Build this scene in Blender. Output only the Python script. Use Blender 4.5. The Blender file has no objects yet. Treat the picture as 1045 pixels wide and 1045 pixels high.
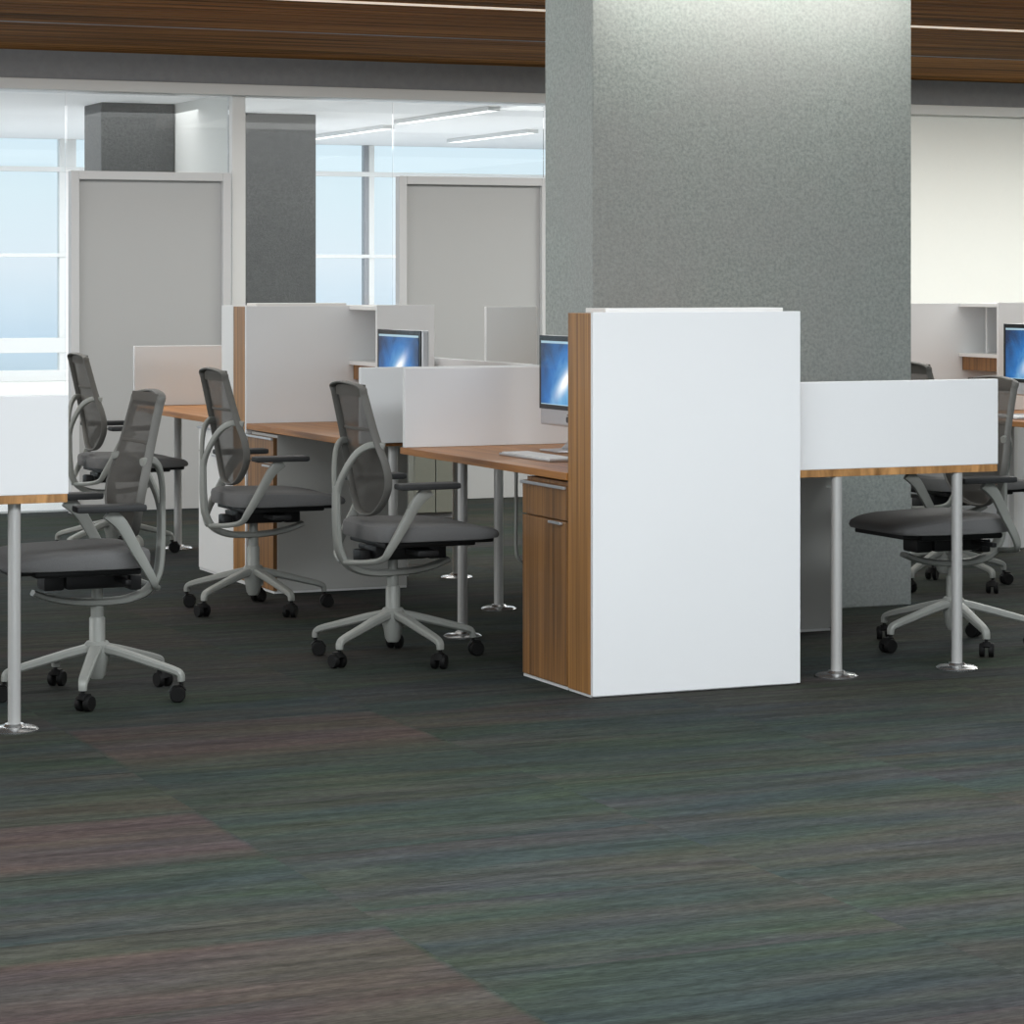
import bpy, bmesh, math, random
from mathutils import Vector, Matrix
random.seed(7)
C = bpy.context.scene.collection
PI = math.pi

# ------------------------------------------------------------------ materials
def new_mat(name):
    m = bpy.data.materials.new(name); m.use_nodes = True
    nt = m.node_tree
    return m, nt, nt.nodes, nt.links, nt.nodes['Principled BSDF']

def srgb(r, g, b):
    f = lambda v: (v/255/12.92) if v/255 <= .04045 else ((v/255+.055)/1.055)**2.4
    return (f(r), f(g), f(b), 1)

def plain(name, col, rough=.5, metal=0, spec=.5, noise=.0, scale=30, bump=0):
    m, nt, N, L, p = new_mat(name)
    p.inputs['Roughness'].default_value = rough
    p.inputs['Metallic'].default_value = metal
    p.inputs['Specular IOR Level'].default_value = spec
    tc = N.new('ShaderNodeTexCoord')
    nz = N.new('ShaderNodeTexNoise'); nz.inputs['Scale'].default_value = scale; nz.inputs['Detail'].default_value = 4
    L.new(tc.outputs['Object'], nz.inputs['Vector'])
    mx = N.new('ShaderNodeMix'); mx.data_type = 'RGBA'
    a = [max(0, c*(1-noise)) for c in col[:3]] + [1]; b = [min(1, c*(1+noise)) for c in col[:3]] + [1]
    mx.inputs['A'].default_value = a; mx.inputs['B'].default_value = b
    L.new(nz.outputs['Fac'], mx.inputs['Factor']); L.new(mx.outputs['Result'], p.inputs['Base Color'])
    if bump:
        bp = N.new('ShaderNodeBump'); bp.inputs['Strength'].default_value = bump; bp.inputs['Distance'].default_value = .01
        L.new(nz.outputs['Fac'], bp.inputs['Height']); L.new(bp.outputs['Normal'], p.inputs['Normal'])
    return m

def wood(name, c1, c2, vec=(60, 60, 1.2), rough=.42):
    m, nt, N, L, p = new_mat(name)
    tc = N.new('ShaderNodeTexCoord'); mp = N.new('ShaderNodeMapping'); mp.inputs['Scale'].default_value = vec
    L.new(tc.outputs['Object'], mp.inputs['Vector'])
    n1 = N.new('ShaderNodeTexNoise'); n1.inputs['Scale'].default_value = 1; n1.inputs['Detail'].default_value = 5; n1.inputs['Distortion'].default_value = .6
    L.new(mp.outputs['Vector'], n1.inputs['Vector'])
    rp = N.new('ShaderNodeValToRGB')
    rp.color_ramp.elements[0].position = .3; rp.color_ramp.elements[0].color = c1
    rp.color_ramp.elements[1].position = .7; rp.color_ramp.elements[1].color = c2
    L.new(n1.outputs['Fac'], rp.inputs['Fac']); L.new(rp.outputs['Color'], p.inputs['Base Color'])
    p.inputs['Roughness'].default_value = rough
    return m

M = {}
M['white'] = plain('white_laminate', (.80, .81, .82, 1), .35, noise=.015, scale=3)
M['white_side'] = plain('white_laminate_bright', (.84, .84, .83, 1), .4, noise=.01, scale=3)
M['grey_lam'] = plain('grey_laminate', srgb(190, 190, 186), .45, noise=.03, scale=4)  # white laminate with the under-desk shade put into its colour
M['wood'] = wood('oak_vertical', srgb(122, 84, 42), srgb(184, 132, 74), (60, 60, 1.0))
M['wood_dark'] = wood('oak_drawer', srgb(104, 72, 40), srgb(160, 114, 66), (50, 50, 1.0))
M['wood_top'] = wood('oak_worktop', srgb(136, 86, 40), srgb(180, 122, 62), (40, 1.2, 40))
M['wood_edge'] = wood('oak_edge', srgb(124, 88, 50), srgb(200, 150, 96), (28, 28, 6))
M['ceil_wood'] = wood('walnut_slats', srgb(84, 58, 26), srgb(180, 124, 66), (.5, 11, 11), .8)
M['ceil_wood'].node_tree.nodes['Principled BSDF'].inputs['Specular IOR Level'].default_value = .1
M['metal'] = plain('brushed_silver', srgb(186, 186, 184), .38, .25, noise=.03, scale=60)
M['steel'] = plain('polished_steel', srgb(190, 190, 190), .22, .9, noise=.02)
M['chair_grey'] = plain('chair_frame_grey', srgb(146, 148, 143), .45, .1, noise=.02)
M['rim'] = plain('back_rim_grey', srgb(106, 105, 101), .5, 0, .3, noise=.02)
M['chair_seat'] = plain('seat_fabric', srgb(112, 112, 112), .9, 0, .2, noise=.14, scale=300, bump=.2)
M['black'] = plain('black_plastic', srgb(32, 32, 33), .5, 0, .3, noise=.1)
M['pad'] = plain('arm_pad_black', srgb(52, 53, 54), .6, 0, .3, noise=.1)
M['caster'] = plain('caster_black', srgb(17, 17, 17), .6, 0, .2, noise=.1)
M['alu'] = plain('aluminium', srgb(196, 198, 202), .3, .6, noise=.02)
M['keys'] = plain('white_keys', srgb(232, 232, 232), .5)
M['bezel'] = plain('black_glass', srgb(10, 12, 15), .12, 0, .5)
M['soffit'] = plain('dark_soffit', srgb(150, 152, 155), .85, noise=.15, scale=20)
M['wall'] = plain('white_paint', srgb(236, 236, 232), .7, noise=.01)
M['ceil_white'] = plain('ceiling_white', srgb(242, 242, 242), .8, noise=.01)
M['ceil_dark'] = plain('ceiling_void', srgb(40, 28, 20), .9, noise=.1)
M['frame'] = plain('white_metal_frame', srgb(226, 227, 226), .4, noise=.01)
M['frame_grey'] = plain('grey_metal_frame', srgb(150, 152, 156), .4, noise=.02)
M['cab'] = plain('grey_green_laminate', srgb(128, 130, 120), .5, noise=.05)
M['door_frame'] = plain('pale_grey_frame', srgb(206, 207, 208), .45, noise=.01)
M['door'] = plain('grey_door', srgb(180, 181, 181), .6, noise=.02, scale=2)

def concrete(name, c1, c2, c3):
    m, nt, N, L, p = new_mat(name)
    tc = N.new('ShaderNodeTexCoord')
    n1 = N.new('ShaderNodeTexNoise'); n1.inputs['Scale'].default_value = 75; n1.inputs['Detail'].default_value = 6; n1.inputs['Roughness'].default_value = .7
    n2 = N.new('ShaderNodeTexNoise'); n2.inputs['Scale'].default_value = 2.2; n2.inputs['Detail'].default_value = 3
    L.new(tc.outputs['Object'], n1.inputs['Vector']); L.new(tc.outputs['Object'], n2.inputs['Vector'])
    r = N.new('ShaderNodeValToRGB'); r.color_ramp.elements[0].position = .34; r.color_ramp.elements[0].color = c1
    r.color_ramp.elements[1].position = .66; r.color_ramp.elements[1].color = c2
    L.new(n1.outputs['Fac'], r.inputs['Fac'])
    mx = N.new('ShaderNodeMix'); mx.data_type = 'RGBA'; mx.inputs['B'].default_value = c3
    mr = N.new('ShaderNodeMapRange'); mr.inputs['From Min'].default_value = .4; mr.inputs['From Max'].default_value = .65; mr.inputs['To Max'].default_value = .35
    L.new(n2.outputs['Fac'], mr.inputs['Value']); L.new(mr.outputs['Result'], mx.inputs['Factor'])
    L.new(r.outputs['Color'], mx.inputs['A']); L.new(mx.outputs['Result'], p.inputs['Base Color'])
    p.inputs['Roughness'].default_value = .75
    bp = N.new('ShaderNodeBump'); bp.inputs['Strength'].default_value = .25; bp.inputs['Distance'].default_value = .01
    L.new(n1.outputs['Fac'], bp.inputs['Height']); L.new(bp.outputs['Normal'], p.inputs['Normal'])
    return m
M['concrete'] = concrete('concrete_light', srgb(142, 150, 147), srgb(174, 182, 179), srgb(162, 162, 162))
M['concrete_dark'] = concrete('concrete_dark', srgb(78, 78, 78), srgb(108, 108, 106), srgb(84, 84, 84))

def glass(name, tint=(.93, .97, .98, 1), refl=.06):
    m, nt, N, L, p = new_mat(name)
    N.remove(p)
    out = N['Material Output']
    t = N.new('ShaderNodeBsdfTransparent'); t.inputs['Color'].default_value = tint
    g = N.new('ShaderNodeBsdfGlossy'); g.inputs['Roughness'].default_value = .02
    fr = N.new('ShaderNodeFresnel'); fr.inputs['IOR'].default_value = 1.45
    mu = N.new('ShaderNodeMath'); mu.operation = 'MULTIPLY'; mu.inputs[1].default_value = refl/.04
    mu.use_clamp = True
    L.new(fr.outputs['Fac'], mu.inputs[0])
    mx = N.new('ShaderNodeMixShader'); L.new(mu.outputs[0], mx.inputs['Fac'])
    L.new(t.outputs[0], mx.inputs[1]); L.new(g.outputs[0], mx.inputs[2]); L.new(mx.outputs[0], out.inputs['Surface'])
    return m
M['glass'] = glass('clear_glass', (.97, .985, .99, 1), .028)
M['win_glass'] = glass('window_glass', (.98, .99, 1, 1), .02)

def mesh_fabric():
    m, nt, N, L, p = new_mat('chair_mesh_fabric')
    out = N['Material Output']
    p.inputs['Base Color'].default_value = srgb(104, 102, 98); p.inputs['Roughness'].default_value = .8
    tc = N.new('ShaderNodeTexCoord'); ck = N.new('ShaderNodeTexNoise'); ck.inputs['Scale'].default_value = 500
    L.new(tc.outputs['Object'], ck.inputs['Vector'])
    mr = N.new('ShaderNodeMapRange'); mr.inputs['From Min'].default_value = .35; mr.inputs['From Max'].default_value = .65
    mr.inputs['To Min'].default_value = .74; mr.inputs['To Max'].default_value = .92
    L.new(ck.outputs['Fac'], mr.inputs['Value'])
    t = N.new('ShaderNodeBsdfTransparent'); mx = N.new('ShaderNodeMixShader')
    L.new(mr.outputs['Result'], mx.inputs['Fac']); L.new(t.outputs[0], mx.inputs[1]); L.new(p.outputs[0], mx.inputs[2])
    L.new(mx.outputs[0], out.inputs['Surface'])
    return m
M['mesh'] = mesh_fabric()

def emit(name, col, s):
    m, nt, N, L, p = new_mat(name)
    p.inputs['Base Color'].default_value = col
    p.inputs['Emission Color'].default_value = col; p.inputs['Emission Strength'].default_value = s
    return m
M['lamp'] = emit('lamp_diffuser', (1, .98, .95, 1), 2.2)
M['lamp_warm'] = emit('strip_diffuser', (1, .88, .74, 1), .55)

def carpet():
    m, nt, N, L, p = new_mat('carpet_tiles')
    p.inputs['Roughness'].default_value = .95; p.inputs['Specular IOR Level'].default_value = .1
    tc = N.new('ShaderNodeTexCoord')
    def math_(op, a, b=None, clamp=False):
        n = N.new('ShaderNodeMath'); n.operation = op; n.use_clamp = clamp
        for i, v in enumerate((a, b)):
            if v is None: continue
            if isinstance(v, (int, float)): n.inputs[i].default_value = v
            else: L.new(v, n.inputs[i])
        return n.outputs[0]
    sp = N.new('ShaderNodeSeparateXYZ'); L.new(tc.outputs['Object'], sp.inputs[0])
    X, Y = sp.outputs['X'], sp.outputs['Y']
    iy = math_('FLOOR', math_('DIVIDE', math_('SUBTRACT', Y, .07), .61))
    off = math_('MULTIPLY', math_('MODULO', iy, 2), .0)
    ix = math_('FLOOR', math_('ADD', math_('SUBTRACT', X, .08), off))
    cb = N.new('ShaderNodeCombineXYZ'); L.new(ix, cb.inputs[0]); L.new(iy, cb.inputs[1])
    wn = N.new('ShaderNodeTexWhiteNoise'); wn.noise_dimensions = '2D'; L.new(cb.outputs[0], wn.inputs['Vector'])
    # pile streaks that run along the tile
    def streak(sx, sy, sc, det, distort=0, shift=9.0):
        mp = N.new('ShaderNodeMapping'); mp.inputs['Scale'].default_value = (sx, sy, 1)
        L.new(tc.outputs['Object'], mp.inputs['Vector'])
        va = N.new('ShaderNodeVectorMath'); va.operation = 'ADD'; L.new(mp.outputs[0], va.inputs[0])
        if shift:
            vs = N.new('ShaderNodeVectorMath'); vs.operation = 'SCALE'; vs.inputs['Scale'].default_value = shift
            L.new(wn.outputs['Color'], vs.inputs[0]); L.new(vs.outputs[0], va.inputs[1])
        nz = N.new('ShaderNodeTexNoise'); nz.inputs['Scale'].default_value = sc; nz.inputs['Detail'].default_value = det; nz.inputs['Roughness'].default_value = .65
        nz.inputs['Distortion'].default_value = distort
        L.new(va.outputs[0], nz.inputs['Vector']); return nz.outputs['Fac']
    big = streak(.8, 3.2, 1, 3, .3, .5)
    mid = streak(2.6, 24, 1, 6, .4)
    fine = streak(30, 150, 1, 3)
    hue = streak(.5, 2.6, 1.3, 2, .2, .4)
    # wine-toned tiles laid among the green ones
    def rect(x0, x1, y0, y1):
        e = .02
        a = math_('MULTIPLY', math_('SUBTRACT', X, x0), 1/e, True); b = math_('MULTIPLY', math_('SUBTRACT', x1, X), 1/e, True)
        c = math_('MULTIPLY', math_('SUBTRACT', Y, y0), 1/.12, True); d = math_('MULTIPLY', math_('SUBTRACT', y1, Y), 1/.04, True)
        return math_('MULTIPLY', math_('MULTIPLY', a, b), math_('MULTIPLY', c, d))
    r = None
    for q in ((2.08, 3.08, 7.42, 8.15), (1.08, 2.08, 6.17, 6.78), (.0, 2.08, 4.3, 5.42), (-1.0, 1.08, 6.17, 6.9)):
        v = rect(*q); r = v if r is None else math_('MAXIMUM', r, v)
    wt = N.new('ShaderNodeMapRange'); wt.inputs['From Min'].default_value = .72; wt.inputs['From Max'].default_value = 1; wt.inputs['To Max'].default_value = .35
    L.new(wn.outputs['Value'], wt.inputs['Value'])
    pf = math_('ADD', math_('MULTIPLY', r, .6), wt.outputs['Result'])
    mr = N.new('ShaderNodeMapRange'); mr.inputs['From Min'].default_value = .4; mr.inputs['From Max'].default_value = .7; mr.inputs['To Min'].default_value = 0; mr.inputs['To Max'].default_value = .55
    L.new(hue, mr.inputs['Value'])
    pf = math_('ADD', pf, mr.outputs['Result'], True)
    def mix(a, b, f):
        n = N.new('ShaderNodeMix'); n.data_type = 'RGBA'
        for k, v in (('A', a), ('B', b)):
            if isinstance(v, tuple): n.inputs[k].default_value = v
            else: L.new(v, n.inputs[k])
        L.new(f, n.inputs['Factor']); return n.outputs['Result']
    f1 = N.new('ShaderNodeMapRange'); f1.inputs['From Min'].default_value = .35; f1.inputs['From Max'].default_value = .65; L.new(big, f1.inputs['Value'])
    green = mix(srgb(45, 54, 44), srgb(42, 50, 51), f1.outputs['Result'])
    wine = mix(srgb(66, 56, 51), srgb(62, 53, 54), f1.outputs['Result'])
    col = mix(green, wine, pf)
    f2 = N.new('ShaderNodeMapRange'); f2.inputs['From Min'].default_value = .3; f2.inputs['From Max'].default_value = .7; f2.inputs['To Min'].default_value = .62; f2.inputs['To Max'].default_value = 1.42
    L.new(mid, f2.inputs['Value'])
    f3 = N.new('ShaderNodeMapRange'); f3.inputs['From Min'].default_value = .3; f3.inputs['From Max'].default_value = .7; f3.inputs['To Min'].default_value = .62; f3.inputs['To Max'].default_value = 1.42
    L.new(fine, f3.inputs['Value'])
    k = math_('MULTIPLY', f2.outputs['Result'], f3.outputs['Result'])
    # faint seams between rows of tiles
    fy = math_('FRACT', math_('DIVIDE', math_('SUBTRACT', Y, .07), .61))
    seam = math_('GREATER_THAN', fy, .975)
    k = math_('MULTIPLY', k, math_('SUBTRACT', 1, math_('MULTIPLY', seam, .22)))
    vm = N.new('ShaderNodeVectorMath'); vm.operation = 'SCALE'; L.new(col, vm.inputs[0]); L.new(k, vm.inputs['Scale'])
    L.new(vm.outputs[0], p.inputs['Base Color'])
    bp = N.new('ShaderNodeBump'); bp.inputs['Strength'].default_value = .3; bp.inputs['Distance'].default_value = .004
    L.new(mid, bp.inputs['Height']); L.new(bp.outputs['Normal'], p.inputs['Normal'])
    return m
M['carpet'] = carpet()

def display_mat():
    # desktop picture: deep blue with one slanting white streak (object space: y = across, z = up)
    m, nt, N, L, p = new_mat('display_picture')
    tc = N.new('ShaderNodeTexCoord'); sp = N.new('ShaderNodeSeparateXYZ'); L.new(tc.outputs['Object'], sp.inputs[0])
    def math_(op, a, b=None, clamp=False):
        n = N.new('ShaderNodeMath'); n.operation = op; n.use_clamp = clamp
        for i, v in enumerate((a, b)):
            if v is None: continue
            if isinstance(v, (int, float)): n.inputs[i].default_value = v
            else: L.new(v, n.inputs[i])
        return n.outputs[0]
    u = math_('MULTIPLY', sp.outputs['Y'], -1); v = math_('SUBTRACT', sp.outputs['Z'], .285)
    # rotated coords: streak leans to the right going up
    v2 = math_('ADD', v, .02)
    a = math_('SUBTRACT', math_('MULTIPLY', u, .55), math_('MULTIPLY', v2, .83))
    b = math_('ADD', math_('MULTIPLY', u, .83), math_('MULTIPLY', v2, .55))
    d = math_('ADD', math_('POWER', math_('DIVIDE', a, .03), 2), math_('POWER', math_('DIVIDE', math_('ADD', b, .0), .10), 2))
    core = math_('POWER', 2.718, math_('MULTIPLY', d, -1.4))
    d2 = math_('ADD', math_('POWER', math_('DIVIDE', math_('SUBTRACT', a, .03), .15), 2), math_('POWER', math_('DIVIDE', math_('ADD', b, .03), .2), 2))
    halo = math_('POWER', 2.718, math_('MULTIPLY', d2, -1))
    nz = N.new('ShaderNodeTexNoise'); nz.inputs['Scale'].default_value = 9; nz.inputs['Distortion'].default_value = 1.2
    L.new(tc.outputs['Object'], nz.inputs['Vector'])
    h = math_('ADD', math_('MULTIPLY', halo, .75), math_('MULTIPLY', math_('SUBTRACT', nz.outputs['Fac'], .5), .5))
    rp = N.new('ShaderNodeValToRGB'); e = rp.color_ramp.elements
    e[0].position = .02; e[0].color = srgb(4, 34, 70); e[1].position = .95; e[1].color = srgb(120, 190, 225)
    n = e.new(.4); n.color = srgb(16, 100, 168)
    L.new(h, rp.inputs['Fac'])
    mx = N.new('ShaderNodeMix'); mx.data_type = 'RGBA'; mx.inputs['B'].default_value = (1, 1, 1, 1)
    L.new(math_('MULTIPLY', core, 1.1, True), mx.inputs['Factor']); L.new(rp.outputs['Color'], mx.inputs['A'])
    # menu strip and dock strip
    st = math_('ADD', math_('GREATER_THAN', v, .117), math_('LESS_THAN', v, -.112), True)
    m2 = N.new('ShaderNodeMix'); m2.data_type = 'RGBA'; m2.inputs['B'].default_value = srgb(175, 205, 215)
    L.new(math_('MULTIPLY', st, .75), m2.inputs['Factor']); L.new(mx.outputs['Result'], m2.inputs['A'])
    p.inputs['Base Color'].default_value = (.01, .01, .012, 1)
    p.inputs['Roughness'].default_value = .2
    L.new(m2.outputs['Result'], p.inputs['Emission Color']); p.inputs['Emission Strength'].default_value = 1.1
    return m
M['display'] = display_mat()

# ------------------------------------------------------------------ mesh helpers
def link(name, bm, m, parent=None, smooth=False, loc=None):
    me = bpy.data.meshes.new(name)
    bmesh.ops.recalc_face_normals(bm, faces=bm.faces)
    bm.to_mesh(me); bm.free()
    if smooth:
        for p in me.polygons: p.use_smooth = True
        try: me.set_sharp_from_angle(angle=math.radians(40))
        except Exception: pass
    me.materials.append(M[m] if isinstance(m, str) else m)
    o = bpy.data.objects.new(name, me); C.objects.link(o)
    if parent: o.parent = parent
    if loc: o.location = loc
    return o

def box(bm, x0, x1, y0, y1, z0, z1, bev=0):
    n = len(bm.verts)
    r = bmesh.ops.create_cube(bm, size=1)
    vs = r['verts']
    for v in vs:
        v.co = Vector(((x0+x1)/2+v.co.x*(x1-x0), (y0+y1)/2+v.co.y*(y1-y0), (z0+z1)/2+v.co.z*(z1-z0)))
    if bev:
        es = list({e for v in vs for e in v.link_edges})
        bmesh.ops.bevel(bm, geom=es, offset=bev, segments=2, affect='EDGES', profile=.6)
    return bm

def B(*a, bev=0):
    bm = bmesh.new(); box(bm, *a, bev=bev); return bm

def lathe(bm, prof, c=(0, 0, 0), seg=24):
    rings = []
    for r, z in prof:
        rings.append([bm.verts.new((c[0]+r*math.cos(2*PI*i/seg), c[1]+r*math.sin(2*PI*i/seg), c[2]+z)) for i in range(seg)])
    for a, b in zip(rings, rings[1:]):
        for i in range(seg):
            bm.faces.new((a[i], a[(i+1) % seg], b[(i+1) % seg], b[i]))
    bm.faces.new(rings[0][::-1]); bm.faces.new(rings[-1])
    return bm

def catmull(pts, n=6, closed=False):
    P = [Vector(p) for p in pts]; out = []
    N_ = len(P)
    rng = range(N_) if closed else range(N_-1)
    for i in rng:
        if closed: p0, p1, p2, p3 = P[i-1], P[i], P[(i+1) % N_], P[(i+2) % N_]
        else: p0, p1, p2, p3 = P[max(i-1, 0)], P[i], P[i+1], P[min(i+2, N_-1)]
        for k in range(n):
            t = k/n
            out.append(.5*((2*p1)+(-p0+p2)*t+(2*p0-5*p1+4*p2-p3)*t*t+(-p0+3*p1-3*p2+p3)*t**3))
    if not closed: out.append(P[-1])
    return out

def sweep(bm, pts, w, h, side=(0, 1, 0), seg=10, closed=False, sq=1.0):
    """w = size along 'side', h = size across it; w/h may be functions of t"""
    n = len(pts); rings = []
    fw = w if callable(w) else (lambda t: w); fh = h if callable(h) else (lambda t: h)
    for i, p in enumerate(pts):
        if closed: t = (pts[(i+1) % n]-pts[i-1])
        else: t = pts[min(i+1, n-1)]-pts[max(i-1, 0)]
        t.normalize()
        s = Vector(side); s = s-t*s.dot(t)
        if s.length < 1e-3: s = Vector((1, 0, 0)); s = s-t*s.dot(t)
        s.normalize(); q = t.cross(s)
        tt = i/max(1, n-1); a = fw(tt)/2; b = fh(tt)/2
        ring = []
        for k in range(seg):
            an = 2*PI*(k+.5)/seg; c_, s_ = math.cos(an), math.sin(an)
            c_ = math.copysign(abs(c_)**sq, c_); s_ = math.copysign(abs(s_)**sq, s_)
            ring.append(bm.verts.new(p+s*a*c_+q*b*s_))
        rings.append(ring)
    pairs = list(zip(rings, rings[1:]))
    if closed: pairs.append((rings[-1], rings[0]))
    for a, b in pairs:
        for i in range(seg):
            bm.faces.new((a[i], a[(i+1) % seg], b[(i+1) % seg], b[i]))
    if not closed:
        bm.faces.new(rings[0][::-1]); bm.faces.new(rings[-1])
    return bm

def empty(name, loc, rz=0):
    o = bpy.data.objects.new(name, None); C.objects.link(o)
    o.location = loc; o.rotation_euler = (0, 0, rz); o.empty_display_size = .1
    return o
def tag(o, label=None, cat=None, group=None, kind=None):
    if label: o['label'] = label
    if cat: o['category'] = cat
    if group: o['group'] = group
    if kind: o['kind'] = kind
    return o
def struct(name, bm, m, smooth=False, label=None):
    o = link(name, bm, m, smooth=smooth); o['kind'] = 'structure'
    if label: o['label'] = label
    return o
def clone(root):
    """a thing with its parts and their sub-parts"""
    r = root.copy(); C.objects.link(r)
    for ch in list(root.children):
        c = ch.copy(); C.objects.link(c); c.parent = r
        for g in list(ch.children):
            d = g.copy(); C.objects.link(d); d.parent = c
    return r

# ------------------------------------------------------------------ layout (metres; +X along the row fronts, +Y into the room)
EYE = 1.37
XL, XR, XS = 3.82, 5.45, 4.62          # row: left edge, right edge, spine
YF = 8.08                               # front face of the tall end unit
H_ROOM = 2.70; H_IN = 2.50; YW = 15.75; YOUT = 21.6

# ---- floor and shell
bm = bmesh.new(); box(bm, -6, 16, -5, 22.2, -.12, 0)
fl = struct('floor', bm, 'carpet', label='dark green and wine striped carpet tiles')

# slatted timber ceiling (real slats under a dark void)
bm = bmesh.new(); box(bm, -6, 16, -5, YW+.1, 2.80, 2.9)
ce = struct('ceiling', bm, 'ceil_dark', label='dark ceiling above the timber slats')
bm = bmesh.new()
y = 8.0
while y < 15.60:
    box(bm, -4, 15.8, y, y+.095, H_ROOM, H_ROOM+.05, bev=.004); y += .118
cs = link('ceiling_slats', bm, 'ceil_wood'); cs['kind'] = 'structure'; cs['label'] = 'brown timber ceiling slats running along the room'
bm = bmesh.new(); box(bm, -4, 15.8, -5, 7.98, H_ROOM, H_ROOM+.05)
struct('ceiling_front', bm, 'ceil_white', label='white ceiling over the open floor')

# soffit band, header, glass wall
struct('trim_1', B(-4, 15.8, YW-.10, YW+.06, 2.535, 2.80), 'soffit', label='dark grey soffit band under the timber ceiling')
struct('trim_2', B(-4, 15.8, YW-.13, YW+.08, 2.47, 2.535, bev=.004), 'frame', label='white header rail above the glass partition')
struct('trim_3', B(5.04, 5.125, YW-.05, YW+.05, 0, 2.47, bev=.004), 'frame', label='white post in the glass partition')
for i, (a, b) in enumerate(((0.0, 4.04), (5.13, 6.095), (7.12, 8.30))):
    z0 = .0
    g = struct(f'window_{i+1}', B(a+.005, b-.005, YW-.006, YW+.006, z0+.01, 2.465), 'glass')
# narrow strips of glass above the doors are separate panes
# ---- doors (grey leaf in a frame)
def door(name, x0, x1, top, label):
    o = bpy.data.objects.new(name, None); C.objects.link(o); o.location = ((x0+x1)/2, YW, 0)
    tag(o, label, None, None, 'structure')
    X0, X1 = x0-(x0+x1)/2, x1-(x0+x1)/2
    bm = bmesh.new(); f = .05
    box(bm, X0, X0+f, -.09, -.02, 0, top, bev=.004); box(bm, X1-f, X1, -.09, -.02, 0, top, bev=.004)
    box(bm, X0+f, X1-f, -.09, -.02, top-f, top, bev=.004)
    link('door_frame', bm, 'door_frame', o)
    link('door_leaf', B(X0+f, X1-f, -.055, -.02, 0.005, top-f, bev=.002), 'door', o)
    return o
door('door_1', 4.045, 5.02, 2.005, 'grey door in a white frame, left of the white post')
door('door_2', 6.10, 7.11, 2.005, 'grey door in a white frame, beside the big concrete column')
struct('window_4', B(4.045, 5.035, YW+.0, YW+.012, 2.012, 2.465), 'glass')
struct('window_8', B(6.10, 7.11, YW-.006, YW+.006, 2.012, 2.465), 'glass')
# solid white wall on the right
struct('wall_back', B(8.32, 15.8, YW-.04, YW+.06, 0, 2.47), 'wall', label='bright white wall right of the concrete column')

# ---- glazed room behind
struct('floor_inner', B(-2, 12, YW+.08, YOUT, .001, .012), 'ceil_white', label='pale floor of the glazed room')  # unseen pale surface added to bounce lamp light up to the ceiling
struct('ceiling_inner', B(-2, 12, YW+.08, YOUT+.1, H_IN, H_IN+.1), 'ceil_white', label='white ceiling behind the glass')
struct('wall_inner', B(5.09, 5.14, YW+.14, 17.6, 0, H_IN), 'wall', label='white wall end behind the glass')
def column(name, x0, x1, y0, y1, h, m, label):
    o = link(name, B(x0-(x0+x1)/2, x1-(x0+x1)/2, y0-(y0+y1)/2, y1-(y0+y1)/2, 0, h, bev=.006), m, loc=((x0+x1)/2, (y0+y1)/2, 0))
    return tag(o, label, 'column')
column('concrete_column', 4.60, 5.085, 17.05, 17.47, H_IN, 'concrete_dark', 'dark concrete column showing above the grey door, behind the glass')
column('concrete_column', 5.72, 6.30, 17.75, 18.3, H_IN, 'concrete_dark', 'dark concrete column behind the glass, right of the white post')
column('concrete_column', 4.675, 6.16, 9.88, 10.34, 2.79, 'concrete', 'big pale concrete column rising behind the tall white end unit')
for i, (x, y0, y1) in enumerate(((7.05, 16.4, 18.1), (7.2, 18.7, 20.5), (8.4, 18.8, 20.4), (8.6, 16.2, 17.6))):
    o = empty('ceiling_light', (x, (y0+y1)/2, H_IN))
    names = ['front strip light on the inner ceiling, nearest the glass and highest in view',
             'strip light on the inner ceiling, leftmost, beside the window mullion',
             'strip light on the inner ceiling, far one towards the right', 'strip light on the inner ceiling hidden behind the column']
    if i == 3: bpy.data.objects.remove(o); continue
    tag(o, names[i], 'ceiling light', None)
    h = (y1-y0)/2
    bm = bmesh.new(); box(bm, -.045, -.035, -h, h, -.03, -.001); box(bm, .035, .045, -h, h, -.03, -.001); box(bm, -.035, .035, -h, -h+.01, -.03, -.001); box(bm, -.035, .035, h-.01, h, -.03, -.001)
    link('housing', bm, 'frame', o)
    link('diffuser', B(-.034, .034, -h+.011, h-.011, -.028, -.012), 'lamp', o)

# exterior glazing
bm = bmesh.new()
box(bm, -3, 12.5, YOUT, YOUT+.12, 0, .55); struct('wall_outer', bm, 'wall', label='low white sill wall under the windows')
struct('trim_4', B(-3, 12.5, YOUT+.02, YOUT+.10, .55, .64, bev=.005), 'frame', label='lower white window rail')
struct('trim_5', B(-3, 12.5, YOUT+.02, YOUT+.10, .78, .90, bev=.005), 'frame', label='white window rail at sill height')
struct('trim_6', B(-3, 12.5, YOUT+.02, YOUT+.10, 1.548, 1.578, bev=.003), 'frame', label='thin white transom at mid height')
struct('trim_7', B(-3, 12.5, YOUT+.02, YOUT+.10, 2.235, 2.275, bev=.003), 'frame', label='thin white transom near the window head')
bm = bmesh.new()
struct('trim_8', B(5.49, 5.63, YOUT+.03, YOUT+.10, .0, H_IN, bev=.005), 'frame', label='wide white mullion left of the grey door')
struct('trim_9', B(8.15, 8.20, YOUT+.03, YOUT+.10, .9, H_IN, bev=.005), 'frame', label='slim white window mullion')
struct('trim_10', B(8.11, 8.149, YOUT+.03, YOUT+.10, .9, H_IN, bev=.003), 'frame_grey', label='grey face of the slim window mullion')
for i, (a, b) in enumerate(((-3, 5.485), (5.635, 8.105), (8.205, 12.5))):
    struct(f'window_{i+5}', B(a, b, YOUT+.055, YOUT+.065, .9, H_IN-.001), 'win_glass')

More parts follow.
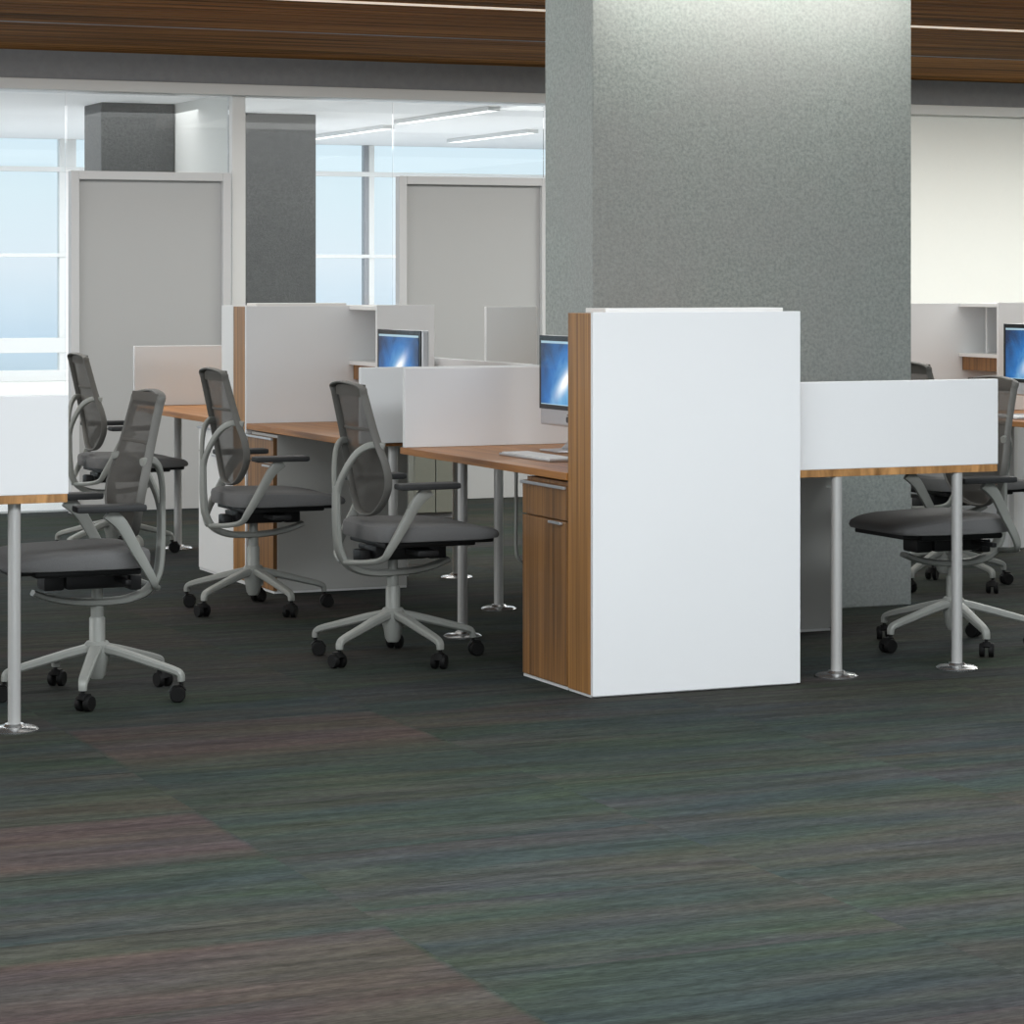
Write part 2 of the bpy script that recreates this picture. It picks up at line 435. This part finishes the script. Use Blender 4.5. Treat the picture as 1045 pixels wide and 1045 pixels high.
# side and rear walls of the open office (out of view, they close the room)
struct('wall_left', B(-4.1, -4, -5, YOUT, 0, 2.8), 'wall')
struct('wall_right', B(15.8, 15.9, -5, YOUT, 0, 2.8), 'wall')
struct('wall_front', B(-4, 15.8, -5.1, -5, 0, 2.8), 'wall')

# ------------------------------------------------------------------ furniture
def leg(parent, x, y, top=.70):
    bm = bmesh.new(); lathe(bm, [(.0195, .012), (.0195, top)], (x, y, 0), 20)
    l = link('leg', bm, 'metal', parent, True)
    bm = bmesh.new(); lathe(bm, [(.074, 0), (.074, .005), (.066, .011), (.034, .015), (.028, .022)], (x, y, 0), 28)
    link('foot_plate', bm, 'steel', l, True)

def desk(x0, x1, y0, y1, legs, label, group=None, beam=True, mir=False, top=.725, band=False):
    cx, cy = (x0+x1)/2, (y0+y1)/2
    o = empty('desk', (cx, cy, 0)); tag(o, label, 'desk', group)
    ys = y0+(.0065 if band else 0)
    link('desktop', B(x0-cx, x1-cx, ys-cy, y1-cy, top-.0255, top, bev=.002), 'wood_top', o)
    if band: link('edge_band', B(x0-cx, x1-cx, y0-cy, ys-.0003-cy, top-.0255, top, bev=.001), 'wood_edge', o)
    for (x, y) in legs: leg(o, x-cx, y-cy, top-.0265)
    if beam:
        bm = bmesh.new()
        for yy in (y0+.20, y1-.20): box(bm, x0-cx+.10, x1-cx-.10, yy-cy-.02, yy-cy+.02, .655, .697, bev=.003)
        xs = x0+.2 if mir else x1-.2
        box(bm, xs-cx-.02, xs-cx+.02, y0-cy+.22, y1-cy-.22, .655, .695, bev=.003)
        link('under_frame', bm, 'frame_grey', o)
    return o

def screen(x0, x1, y0, y1, z0, z1, label, group=None, m='white'):
    cx, cy = (x0+x1)/2, (y0+y1)/2
    o = empty('privacy_screen', (cx, cy, z0)); tag(o, label, 'screen', group)
    link('panel', B(x0-cx, x1-cx, y0-cy, y1-cy, 0, z1-z0, bev=.003), m, o)
    for t in (.2, .8):      # clamps on the worktop
        if x1-x0 > y1-y0: px = x0+(x1-x0)*t-cx; c_ = (px-.02, px+.02, (y1-cy)+.0005, (y1-cy)+.022)
        else: py = y0+(y1-y0)*t-cy; c_ = ((x1-cx)+.0005, (x1-cx)+.012, py-.02, py+.02)
        k = max(.0, .7265-z0); link('clamp', B(*c_, k, k+.04, bev=.002), 'metal', o)
    return o

# ---- front module of the row
def tower(x0, x1, y0, y1, h, label, front_white=True, wood_first=True, body='wood', cap=(.06, .05)):
    """slim full-height end unit: white face panel, timber carcass, white top"""
    cx, cy = (x0+x1)/2, (y0+y1)/2
    o = empty('storage_unit', (cx, cy, 0)); tag(o, label, 'storage unit', 'tall end units')
    X0, X1, Y0, Y1 = x0-cx, x1-cx, y0-cy, y1-cy
    link('face_panel', B(X0, X1, Y0, Y0+.018, .006, h, bev=.0015), 'white', o)
    link('carcass', B(X0, X1, Y0+.0185, Y1, .009, h-.004, bev=.0015), body, o)
    link('plinth', B(X0+.004, X1-.004, Y0+.019, Y1-.002, 0, .0085), 'frame', o)
    link('top', B(X0+cap[0], X1-cap[1], Y0+.03, Y1-.01, h-.0035, h+.012, bev=.002), 'white_side', o)
    return o
tower(XL+.005, 4.60, YF, 8.275, 1.262, 'tall white end unit with oak side, nearest in the room, hiding the desk behind')

def pedestal(x0, x1, y0, y1, label, m='wood_dark', side='left', h=.69, body='wood_dark'):
    """cabinet under a worktop; drawer and door face the user side"""
    cx, cy = (x0+x1)/2, (y0+y1)/2
    o = empty('drawer_pedestal', (cx, cy, 0)); tag(o, label, 'pedestal')
    X0, X1, Y0, Y1 = x0-cx, x1-cx, y0-cy, y1-cy
    s = -1 if side == 'left' else 1
    fx0, fx1 = (X0, X0+.018) if s < 0 else (X1-.018, X1)
    bx0, bx1 = (X0+.0185, X1) if s < 0 else (X0, X1-.0185)
    link('carcass', B(bx0, bx1, Y0, Y1, .010, h, bev=.002), body, o)
    link('plinth', B(X0+.004, X1-.002, Y0+.001, Y1-.002, 0, .0095), 'frame', o)
    d = link('drawer', B(fx0, fx1, Y0+.002, Y1-.002, .565, h-.012, bev=.0015), m, o)
    e = link('door', B(fx0, fx1, Y0+.002, Y1-.002, .012, .559, bev=.0015), m, o)
    xo = X0-.012 if s < 0 else X1
    link('handle', B(xo, xo+.0115, Y0+.004, Y1-.004, h-.022, h-.012, bev=.002), 'alu', d)
    link('handle', B(xo, xo+.0115, Y0+.03, Y0+.13, .548, .557, bev=.002), 'alu', e)
    return o
pedestal(XL+.005, 4.42, 8.284, 8.65, 'oak pedestal with drawer and door, under the front desk')
desk(XL, 4.60, 8.278, 9.80, [(4.03, 9.68), (4.43, 9.68)], 'oak-topped desk with a computer, behind the nearest tall white unit', beam=False)
screen(XL, 4.60, 9.752, 9.775, .7255, 1.03, 'white privacy screen along the far end of the front desk', 'cross screens')
desk(4.625, XR, 8.173, 9.76, [(4.805, 8.19), (5.293, 8.19)], 'desk on two silver legs right of the nearest tall white unit', beam=False, top=.7165, band=True)
screen(4.612, XR+.003, 8.172, 8.1985, .7167, 1.018, 'white end screen between the tall white unit and the right-hand chair')
pedestal(4.68, XR-.03, 9.28, 9.65, 'pale grey pedestal under the right-hand desk, in front of the concrete column', h=.6905, m='grey_lam', side='right', body='grey_lam')

# ---- second module of the row
desk(XL, 4.60, 10.26, 11.693, [(4.0, 10.34), (4.5, 10.42)], 'oak-topped desk in the middle of the row, ending at the unit with a shelf', beam=False)
screen(XL+.0, 4.66, 10.232, 10.257, .714, 1.018, 'white end screen of the middle desk, seen past the mesh chair back', 'cross screens')
desk(4.64, XR, 10.36, 11.693, [(4.8, 11.6), (5.25, 11.6)], 'right-side desk behind the concrete column, mostly hidden', mir=True)
screen(4.608, 4.632, 10.36, 11.66, .727, 1.018, 'white spine screen down the middle of the row')
o = empty('storage_unit', (4.21, 11.79, 0)); tag(o, 'tall beige unit with an oak edge, carrying the shelf box, mid-row', 'storage unit', 'tall end units')
link('carcass', B(-.39, .39, -.075, .09, .018, 1.246, bev=.0015), 'wood', o)
link('face_panel', B(-.39, .39, -.092, -.0755, .006, 1.25, bev=.0015), 'white', o)
link('plinth', B(-.385, .388, -.07, .088, 0, .0175), 'frame', o)
link('top', B(-.33, .1, -.06, .08, 1.2465, 1.262, bev=.002), 'white_side', o)
o = empty('storage_unit', (4.21, 11.97, 0)); tag(o, 'tall white unit back to back with the oak-edged one, mid-row', 'storage unit', 'tall end units')
link('carcass', B(-.39, .39, -.085, .085, .018, 1.25, bev=.0015), 'white_side', o)
link('plinth', B(-.385, .388, -.08, .08, 0, .0175), 'frame', o)
pedestal(XL+.005, 4.45, 11.33, 11.69, 'oak-fronted pedestal with grey side, under the middle desk', body='grey_lam')
pedestal(XL+.005, 4.45, 12.065, 12.43, 'white pedestal under the far desk', m='white_side', body='white_side')
desk(XL, 4.60, 12.06, 13.57, [(4.02, 13.42), (4.43, 13.42)], 'farthest oak-topped desk of the row, left of the oak-edged unit', beam=False)
screen(XL, 4.60, 13.52, 13.543, .7255, 1.03, 'white privacy screen behind the farthest desk, in front of the grey door', 'cross screens')

# shelf boxes above the desks
def shelf_box(x0, x1, y0, y1, label, wood_rail=True, z0=1.0, z1=1.25):
    o = empty('shelf_box', ((x0+x1)/2, (y0+y1)/2, .727)); tag(o, label, 'shelf', 'shelf boxes over the desks')
    X0, X1, Y0, Y1 = x0-(x0+x1)/2, x1-(x0+x1)/2, y0-(y0+y1)/2, y1-(y0+y1)/2; Z = .727
    link('end_panel', B(X0, X1, Y0, Y0+.018, 0, z1-Z+.006, bev=.0015), 'white', o)
    link('top_shelf', B(X0, X1, Y0+.0185, Y1, z1-Z-.018, z1-Z, bev=.0015), 'white_side', o)
    link('bottom_shelf', B(X0, X1, Y0+.0185, Y1, z0-Z-.018, z0-Z, bev=.0015), 'white_side', o)
    link('back_panel', B(X1-.014, X1, Y0+.0185, Y1, z0-Z+.0005, z1-Z-.0185), 'white', o)
    link('divider', B(X0+.10, X0+.112, Y1-.10, Y1-.088, z0-Z+.0005, z1-Z-.0185), 'white', o)
    if wood_rail: link('wood_rail', B(X0+.02, X1, Y0+.0185, Y1, z0-Z-.085, z0-Z-.0185, bev=.002), 'wood_dark', o)
    return o
shelf_box(4.31, 4.585, 11.34, 11.695, 'white shelf box over the middle desk, just left of the small blue display')
screen(4.705, 4.95, 11.03, 11.055, .7255, 1.25, 'small tall white divider beside the concrete column, far side of the row')

# ---- row on the left edge of the picture
desk(1.30, 2.10, 8.173, 9.76, [(1.946, 8.215), (1.48, 8.215), (1.94, 9.68)], 'desk on a silver leg at the left edge of the picture', beam=False, top=.7165, band=True)
screen(1.29, 2.103, 8.172, 8.1985, .7167, 1.018, 'white end screen at the left edge of the picture')

# ---- row on the right edge of the picture
XE = 7.08
desk(XE, XE+.78, 10.26, 11.693, [(XE+.18, 10.34), (XE+.6, 10.34)], 'oak-topped desk at the right edge of the picture, beyond the chair')
o = empty('support_post', (XE+.78, 11.64, 0)); tag(o, 'slim white upright under the oak desk top at the right edge', 'post')
link('upright', B(-.012, .012, -.02, .02, .006, .697, bev=.002), 'white_side', o); link('base', B(-.02, .02, -.03, .03, 0, .0055, bev=.001), 'white_side', o)
o = empty('storage_unit', (XE+.42, 11.79, 0)); tag(o, 'tall cream unit right of the concrete column, carrying a shelf box', 'storage unit', 'tall end units')
link('carcass', B(-.41, .47, -.075, .09, .018, 1.246, bev=.0015), 'wood', o)
link('face_panel', B(-.41, .47, -.092, -.0755, .006, 1.25, bev=.0015), 'white', o)
link('plinth', B(-.405, .468, -.07, .088, 0, .0175), 'frame', o)
shelf_box(XE+.49, XE+.765, 11.34, 11.695, 'white shelf box with an oak rail, at the right edge beside a blue display')

# low cabinet seen under the desks, far back
o = empty('low_cabinet', (5.88, 14.72, 0)); tag(o, 'low grey-green cabinet far back, glimpsed beneath the front desk', 'cabinet')
link('carcass', B(-.13, .13, -.18, .18, .03, .78, bev=.003), 'cab', o)
link('plinth', B(-.12, .12, -.16, .17, 0, .029), 'frame_grey', o)
link('door', B(-.127, -.003, -.197, -.1805, .035, .775, bev=.002), 'cab', o)
link('door', B(.003, .127, -.197, -.1805, .035, .775, bev=.002), 'cab', o)

# cable loop under the front desk
bm = bmesh.new(); sweep(bm, catmull([(0, 0, .695), (0, 0, .5), (0, .0, .36), (.01, -.01, .315), (.06, -.03, .30), (.16, -.06, .30)], 5), .02, .012)
o = link('cable_guide', bm, 'chair_grey', smooth=True, loc=(4.14, 9.42, 0)); tag(o, 'thin grey cable guide hanging under the front desk', 'cable guide')

# ------------------------------------------------------------------ computers
def computer(x, y, label, rz=0):
    o = empty('desktop_computer', (x, y, .7255), rz); tag(o, label, 'computer', 'desktop computers with blue displays')
    w = .25
    link('housing', B(-.012, .022, -w, w, .09, .432, bev=.008), 'alu', o)
    link('bezel', B(-.0165, -.0125, -w+.001, w-.001, .152, .431, bev=.001), 'bezel', o)
    link('display', B(-.0185, -.0170, -w+.022, w-.022, .170, .411), 'display', o)
    bm = bmesh.new()
    pts = []
    for k in range(28):       # small fruit-shaped mark with a bite on one side
        a = 2*PI*k/28; r = .0125*(1-.12*abs(math.cos(a))**6+.06*math.cos(2*a))
        yy, zz = r*math.cos(a), r*math.sin(a)
        if yy < -.007 and abs(zz) < .006: yy = -.0072
        pts.append((yy, zz))
    vs = [bm.verts.new((-.0135, p[0], .118+p[1])) for p in pts]; f = bm.faces.new(vs)
    g = bmesh.ops.extrude_face_region(bm, geom=[f]); bmesh.ops.translate(bm, verts=[v for v in g['geom'] if isinstance(v, bmesh.types.BMVert)], vec=(.0012, 0, 0))
    box(bm, -.0135, -.0123, -.003, .003, .133, .138, bev=.0005)
    link('logo', bm, 'bezel', o)
    bm = bmesh.new(); sweep(bm, catmull([(.03, 0, .20), (.055, 0, .12), (.03, 0, .04), (.0, 0, .008)], 4), .16, .008, sq=.5)
    link('stand_neck', bm, 'alu', o, True)
    link('stand_foot', B(-.09, .085, -.085, .085, 0, .007, bev=.003), 'alu', o)
    return o
computer(4.31, 9.30, 'desktop computer with a blue display on the front desk, half hidden by the tall unit')
computer(4.20, 10.75, 'desktop computer with a small blue display, just above the middle white screen')
computer(7.46, 10.86, 'desktop computer with a blue display at the right edge of the picture')

def keyboard(x, y, label):
    o = empty('keyboard', (x, y, .7255)); tag(o, label, 'keyboard')
    link('base', B(-.06, .06, -.225, .225, 0, .009, bev=.003), 'alu', o)
    bm = bmesh.new()
    for i in range(6):
        for j in range(15):
            if i == 0 and 4 <= j <= 9: continue
            box(bm, -.053+i*.0178, -.053+i*.0178+.0155, -.213+j*.0286, -.213+j*.0286+.025, .0088, .013, bev=.001)
    box(bm, -.053, -.0375, -.213+4*.0286, -.213+10*.0286-.003, .0088, .013, bev=.001)
    link('keys', bm, 'keys', o)
keyboard(4.04, 8.99, 'slim silver keyboard on the front desk by the tall unit')
keyboard(7.22, 10.80, 'slim silver keyboard on the desk at the right edge')

# ------------------------------------------------------------------ task chair (faces +X)
def make_chair():
    o = empty('task_chair', (0, 0, 0)); 
    # seat cushion
    bm = bmesh.new(); nu, nv = 22, 18
    def outline(a):
        c_, s_ = math.cos(a), math.sin(a); e = .34
        return math.copysign(abs(c_)**e, c_), math.copysign(abs(s_)**e, s_)
    def top(x, y):   # x,y in -1..1
        z = .500 - .006*(1-y*y)
        if x > .1: z -= .026*((x-.1)/.9)**1.7
        z += .006*max(0, -x)
        return z
    def bot(x, y):
        return .437 + (.003*((x-.1)/.9) if x > .1 else 0)
    cxs, hl, hw = .105, .245, .235
    rings = []
    prof = [(0.001, 0), (.3, 0), (.6, 0), (.82, .0), (.93, -.002), (.985, -.010), (1.0, -.022)]
    seg = 44
    for r, dz in prof:
        ring = []
        for k in range(seg):
            a = 2*PI*(k+.5)/seg; c_, s_ = outline(a)
            x, y = r*c_, r*s_; taper = 1-.06*max(0, -x)
            ring.append(bm.verts.new((cxs+hl*x, hw*y*taper, top(x, y)+dz)))
        rings.append(ring)
    for r, dz in [(1.0, .014), (.985, .004), (.9, 0), (.5, 0), (.001, 0)]:
        ring = []
        for k in range(seg):
            a = 2*PI*(k+.5)/seg; c_, s_ = outline(a); x, y = r*c_, r*s_; taper = 1-.06*max(0, -x)
            ring.append(bm.verts.new((cxs+hl*x, hw*y*taper, bot(x, y)+dz)))
        rings.append(ring)
    for a, b in zip(rings, rings[1:]):
        for i in range(seg): bm.faces.new((a[i], a[(i+1) % seg], b[(i+1) % seg], b[i]))
    bmesh.ops.remove_doubles(bm, verts=bm.verts, dist=.0006)
    link('seat', bm, 'chair_seat', o, True)
    # seat pan and tilt mechanism
    bm = bmesh.new(); box(bm, -.10, .25, -.18, .18, .416, .4365, bev=.008); box(bm, .25, .325, -.17, .17, .424, .4425, bev=.008)
    link('seat_pan', bm, 'black', o, True)
    bm = bmesh.new(); box(bm, -.09, .12, -.06, .06, .362, .417, bev=.014); box(bm, -.14, -.10, -.04, .04, .35, .40, bev=.008)
    box(bm, .02, .10, -.20, -.06, .385, .405, bev=.006); box(bm, .12, .19, -.05, .05, .36, .41, bev=.01)
    box(bm, -.06, -.04, .06, .20, .385, .402, bev=.005)
    link('tilt_mechanism', bm, 'black', o, True)
    # backrest surface
    def back_x(z, y):
        t = (z-.52)/.48
        return -.095-.085*t**1.3+.9*y*y*(1-.35*t)
    def hw_(z):
        pts = [(.525, .06), (.56, .125), (.61, .175), (.66, .195), (.71, .195), (.76, .18), (.80, .168), (.88, .158), (.96, .150), (.985, .145), (1.0, .13)]
        for (a, b), (c_, d) in zip(pts, pts[1:]):
            if a <= z <= c_: return b+(d-b)*(z-a)/(c_-a)
        return pts[-1][1]
    bm = bmesh.new(); rows = []
    NZ, NY = 26, 12
    for i in range(NZ+1):
        z = .528+(.998-.528)*i/NZ; w = hw_(z)
        rows.append([bm.verts.new((back_x(z, w*(2*j/NY-1)), w*(2*j/NY-1), z)) for j in range(NY+1)])
    for a, b in zip(rows, rows[1:]):
        for j in range(NY): bm.faces.new((a[j], a[j+1], b[j+1], b[j]))
    g = bmesh.ops.solidify(bm, geom=bm.faces[:], thickness=.003)
    link('backrest_mesh', bm, 'mesh', o, True)
    # rim: closed loop round the back
    L_, R_ = [], []
    for z in (.535, .57, .62, .67, .72, .77, .83, .90, .96, .99):
        w = hw_(z); R_.append((back_x(z, w), w, z)); L_.append((back_x(z, w), -w, z))
    loop = [(back_x(.527, 0), 0, .525)]+R_+[(back_x(1.0, 0), 0, 1.003)]+L_[::-1]
    bm = bmesh.new(); loop = [(p[0]-.010, p[1], p[2]) for p in loop]
    sweep(bm, catmull(loop, 4, True), .030, .011, side=(1, 0, 0), closed=True)
    link('back_rim', bm, 'rim', o, True)
    # head band and cross seam on the mesh
    bm = bmesh.new()
    for z, hgt in ((.975, .045), (.835, .012)):
        w = hw_(z)
        sweep(bm, [Vector((back_x(z, w*t)-.001, w*t, z)) for t in [k/8-1 for k in range(17)]], hgt, .006, side=(0, 0, 1), sq=.5)
    link('back_band', bm, 'mesh_band', o, True)
    # spine and yoke
    bm = bmesh.new()
    sp = catmull([(.215, 0, .352), (.16, 0, .332), (.08, 0, .317), (-.02, 0, .312), (-.105, 0, .318), (-.170, 0, .345), (-.205, 0, .40), (-.215, 0, .48), (-.217, 0, .56), (-.217, 0, .63)], 6)
    sweep(bm, sp, .052, lambda t: .020+.008*math.sin(PI*t), sq=.6)
    for s in (-1, 1):
        yk = catmull([(-.217, .008*s, .59), (-.214, .025*s, .64), (-.200, .065*s, .70), (-.176, .11*s, .755), (-.140, .152*s, .783), (-.100, .178*s, .778)], 6)
        sweep(bm, yk, .026, .020, side=(0, 0, 1), sq=.7)
    link('spine_frame', bm, 'chair_grey', o, True)
    # arms
    for s in (-1, 1):
        bm = bmesh.new()
        ar = catmull([(.035, .262*s, .628), (-.01, .262*s, .585), (-.06, .258*s, .50), (-.105, .252*s, .425), (-.125, .235*s, .388), (-.15, .18*s, .372), (-.175, .09*s, .362), (-.19, .02*s, .358)], 6)
        sweep(bm, ar, lambda t: .022+.0*t, lambda t: .050-.032*min(1, t*1.5), side=(0, 1, 0), sq=.6)
        a = link('arm', bm, 'chair_grey', o, True)
        bm = bmesh.new(); box(bm, -.085, .145, .262*s-.038, .262*s+.038, .629, .652, bev=.010)
        link('arm_pad', bm, 'pad', a, True)
    # gas column
    bm = bmesh.new(); lathe(bm, [(.021, .185), (.021, .312), (.018, .312), (.018, .365)], seg=20)
    lathe(bm, [(.026, .12), (.026, .26), (.022, .265)], seg=20)
    link('gas_column', bm, 'chair_grey', o, True)
    # five-star base
    bm = bmesh.new(); lathe(bm, [(.020, .062), (.028, .075), (.034, .11), (.040, .13), (.042, .175), (.034, .185)], seg=24)
    for k in range(5):
        a = PI/2+k*2*PI/5; d = Vector((math.cos(a), math.sin(a), 0))
        pts = catmull([d*.02+Vector((0, 0, .163)), d*.10+Vector((0, 0, .146)), d*.20+Vector((0, 0, .120)), d*.275+Vector((0, 0, .100)), d*.298+Vector((0, 0, .088)), d*.302+Vector((0, 0, .066))], 4)
        sweep(bm, pts, lambda t: .044-.018*t, lambda t: .034-.014*t, side=(-d.y, d.x, 0), sq=.7)
    b = link('base', bm, 'chair_grey', o, True)
    for k in range(5):
        a = PI/2+k*2*PI/5; d = Vector((math.cos(a), math.sin(a), 0))
        bm = bmesh.new(); sa = a+1.1+k*.9; ax = Vector((math.cos(sa), math.sin(sa), 0)); fw = Vector((-ax.y, ax.x, 0))
        cpos = d*.302+fw*.012+Vector((0, 0, .026))
        for q in (-1, 1):
            c0 = cpos+ax*(.007*q); c1 = cpos+ax*(.026*q)
            sweep(bm, [c0, c0+ax*.002*q, c1-ax*.004*q, c1], lambda t: .052 if .1 < t < .95 else .046, lambda t: .052 if .1 < t < .95 else .046, side=(0, 0, 1), seg=20)
        hood = [cpos+fw*.026+Vector((0, 0, .006)), cpos+fw*.012+Vector((0, 0, .027)), cpos-fw*.012+Vector((0, 0, .029)), cpos-fw*.026+Vector((0, 0, .012))]
        sweep(bm, hood, .03, .008, side=tuple(ax))
        lathe(bm, [(.007, 0), (.007, .03)], tuple(d*.302+Vector((0, 0, .040))), 10)
        link('caster', bm, 'caster', b, True)
    return o
M['mesh_band'] = plain('mesh_band_fabric', srgb(96, 94, 90), .8, 0, .2, noise=.1, scale=200)

chair0 = make_chair()
spots = [
    (3.566, 9.22, 0, 0, 'grey mesh task chair nearest the tall white unit, pulled to the front desk', 'task chairs on the left side of the row'),
    (3.565, 10.82, 0, 0, 'grey mesh task chair at the middle desk, second along the row', 'task chairs on the left side of the row'),
    (3.635, 13.27, 0, 0, 'farthest grey task chair, behind the chair with its back to the right', 'task chairs on the left side of the row'),
    (2.35, 8.76, PI, 0, 'grey task chair at left edge, facing left, its dark mesh back nearest the camera', None),
    (5.60, 8.69, PI, math.radians(14), 'grey task chair facing left under the right-hand desk with two silver legs', None),
    (6.65, 10.40, 0, 0, 'grey task chair beyond the concrete column, only its back top showing above the end screen', None),
]
for i, (x, y, rz, sr, lab, grp) in enumerate(spots):
    c_ = chair0 if i == 0 else clone(chair0)
    c_.location = (x, y, 0); c_.rotation_euler = (0, 0, rz)
    tag(c_, lab, 'chair', grp or 'task chairs elsewhere')
    for ch in c_.children:
        # one leg of each base points away from the camera's side of the row
        if ch.name.startswith('base'): ch.rotation_euler = (0, 0, -rz+sr-math.atan(1222/2792)+(0 if abs(rz) < .5 else PI))

# ------------------------------------------------------------------ lighting
def area(name, loc, size, power, col=(1, 1, 1), rot=(0, 0, 0), spread=180):
    l = bpy.data.lights.new(name, 'AREA'); l.shape = 'RECTANGLE'; l.size, l.size_y = size; l.energy = power; l.color = col
    l.spread = math.radians(spread)
    o = bpy.data.objects.new(name, l); C.objects.link(o); o.location = loc; o.rotation_euler = rot
    return o
R = math.radians
area('ceiling_lamp_front', (3.2, 5.4, 2.66), (7, 1.6), 300, (.93, .97, 1))
area('window_daylight_behind', (0.5, -3.5, 1.6), (8, 2.0), 180, (.90, .96, 1), (R(86), 0, R(-20)))  # added fill from behind the camera for the front faces; no window there
area('ceiling_lamp_row', (4.2, 11.2, 2.66), (5, 5.0), 52, (.97, 1, .97))
area('ceiling_lamp_right_row', (8.0, 10.4, 2.66), (3, 2.5), 55, (1, 1, .96))  # added fill to brighten the tall unit at the right edge
area('ceiling_lamp_back', (5.0, 13.9, 2.66), (8, .8), 110, (1, .99, .96))  # added fill to lift the doors and glass wall, no fixture
area('ceiling_lamp_right', (11.2, 13.2, 2.66), (6, 1.6), 270, (.98, 1, .95))  # added fill washing the right-hand white wall, no fixture
area('column_wash', (5.42, 9.72, 2.66), (1.45, .05), 9.5, (1, .97, .90))
area('window_daylight_left', (-3.8, 11.5, 1.7), (8, 1.6), 230, (.95, .98, 1), (R(90), 0, R(-90)))  # added side fill for left-facing surfaces; the left wall has no window
area('inner_lamp', (6.2, 18.8, 2.44), (8, 4.5), 190, (1, 1, 1))
# wall washer fixture over the column
o = empty('wall_washer', (5.42, 9.72, 2.70)); tag(o, 'slim ceiling wall washer grazing the concrete column', 'light')
link('housing', B(-.74, .74, -.03, .03, -.03, -.001), 'frame', o)

# linear light recessed in the timber ceiling, and a plain seam strip behind it
struct('trim_11', B(3.0, 14.0, 12.284, 12.296, 2.690, 2.702), 'lamp_warm', label='thin light line recessed across the timber ceiling')
struct('trim_12', B(-2.0, 14.0, 13.93, 13.945, 2.696, 2.702), 'frame_grey', label='fine grey seam strip across the timber ceiling')

# ------------------------------------------------------------------ world: hazy sky seen through the windows
w = bpy.data.worlds.new('World'); bpy.context.scene.world = w; w.use_nodes = True
nt = w.node_tree; N = nt.nodes; L = nt.links
bg = N['Background']; tc = N.new('ShaderNodeTexCoord'); sp = N.new('ShaderNodeSeparateXYZ'); L.new(tc.outputs['Generated'], sp.inputs[0])
nz = N.new('ShaderNodeTexNoise'); nz.inputs['Scale'].default_value = 55; nz.inputs['Detail'].default_value = 3
mp = N.new('ShaderNodeMapping'); mp.inputs['Scale'].default_value = (1, 1, 1.4); L.new(tc.outputs['Generated'], mp.inputs[0]); L.new(mp.outputs[0], nz.inputs['Vector'])
ma = N.new('ShaderNodeMath'); ma.operation = 'MULTIPLY_ADD'; ma.inputs[1].default_value = .012; L.new(nz.outputs['Fac'], ma.inputs[0]); L.new(sp.outputs['Z'], ma.inputs[2])
mr = N.new('ShaderNodeMapRange'); mr.inputs['From Min'].default_value = -.05; mr.inputs['From Max'].default_value = .06; L.new(ma.outputs[0], mr.inputs['Value'])
rp = N.new('ShaderNodeValToRGB'); L.new(mr.outputs['Result'], rp.inputs['Fac'])
e = rp.color_ramp.elements
e[0].position = 0; e[0].color = srgb(176, 198, 215)
e[1].position = 1; e[1].color = srgb(214, 232, 240)
for pos, c_ in ((.16, srgb(186, 206, 218)), (.30, srgb(198, 218, 232)), (.42, srgb(212, 228, 238)), (.56, srgb(226, 236, 242)), (.8, srgb(222, 237, 242))):
    k = e.new(pos); k.color = c_
L.new(rp.outputs['Color'], bg.inputs['Color']); bg.inputs['Strength'].default_value = 1.15

# ------------------------------------------------------------------ camera
cam = bpy.data.cameras.new('camera'); co = bpy.data.objects.new('camera', cam); C.objects.link(co)
yaw = math.atan(1222/2792)
co.location = (0, 0, EYE); co.rotation_euler = (PI/2, 0, -yaw)
cam.sensor_width = 36; cam.lens = 36*2792/1045; cam.shift_y = -(522.5-285)/1045; cam.clip_end = 200
bpy.context.scene.camera = co
vs = bpy.context.scene.view_settings
vs.view_transform = 'Standard'; vs.look = 'None'; vs.gamma = 1; vs.exposure = 0; vs.use_curve_mapping = False
bpy.context.scene.cycles.max_bounces = 8
bpy.context.scene.cycles.transparent_max_bounces = 16
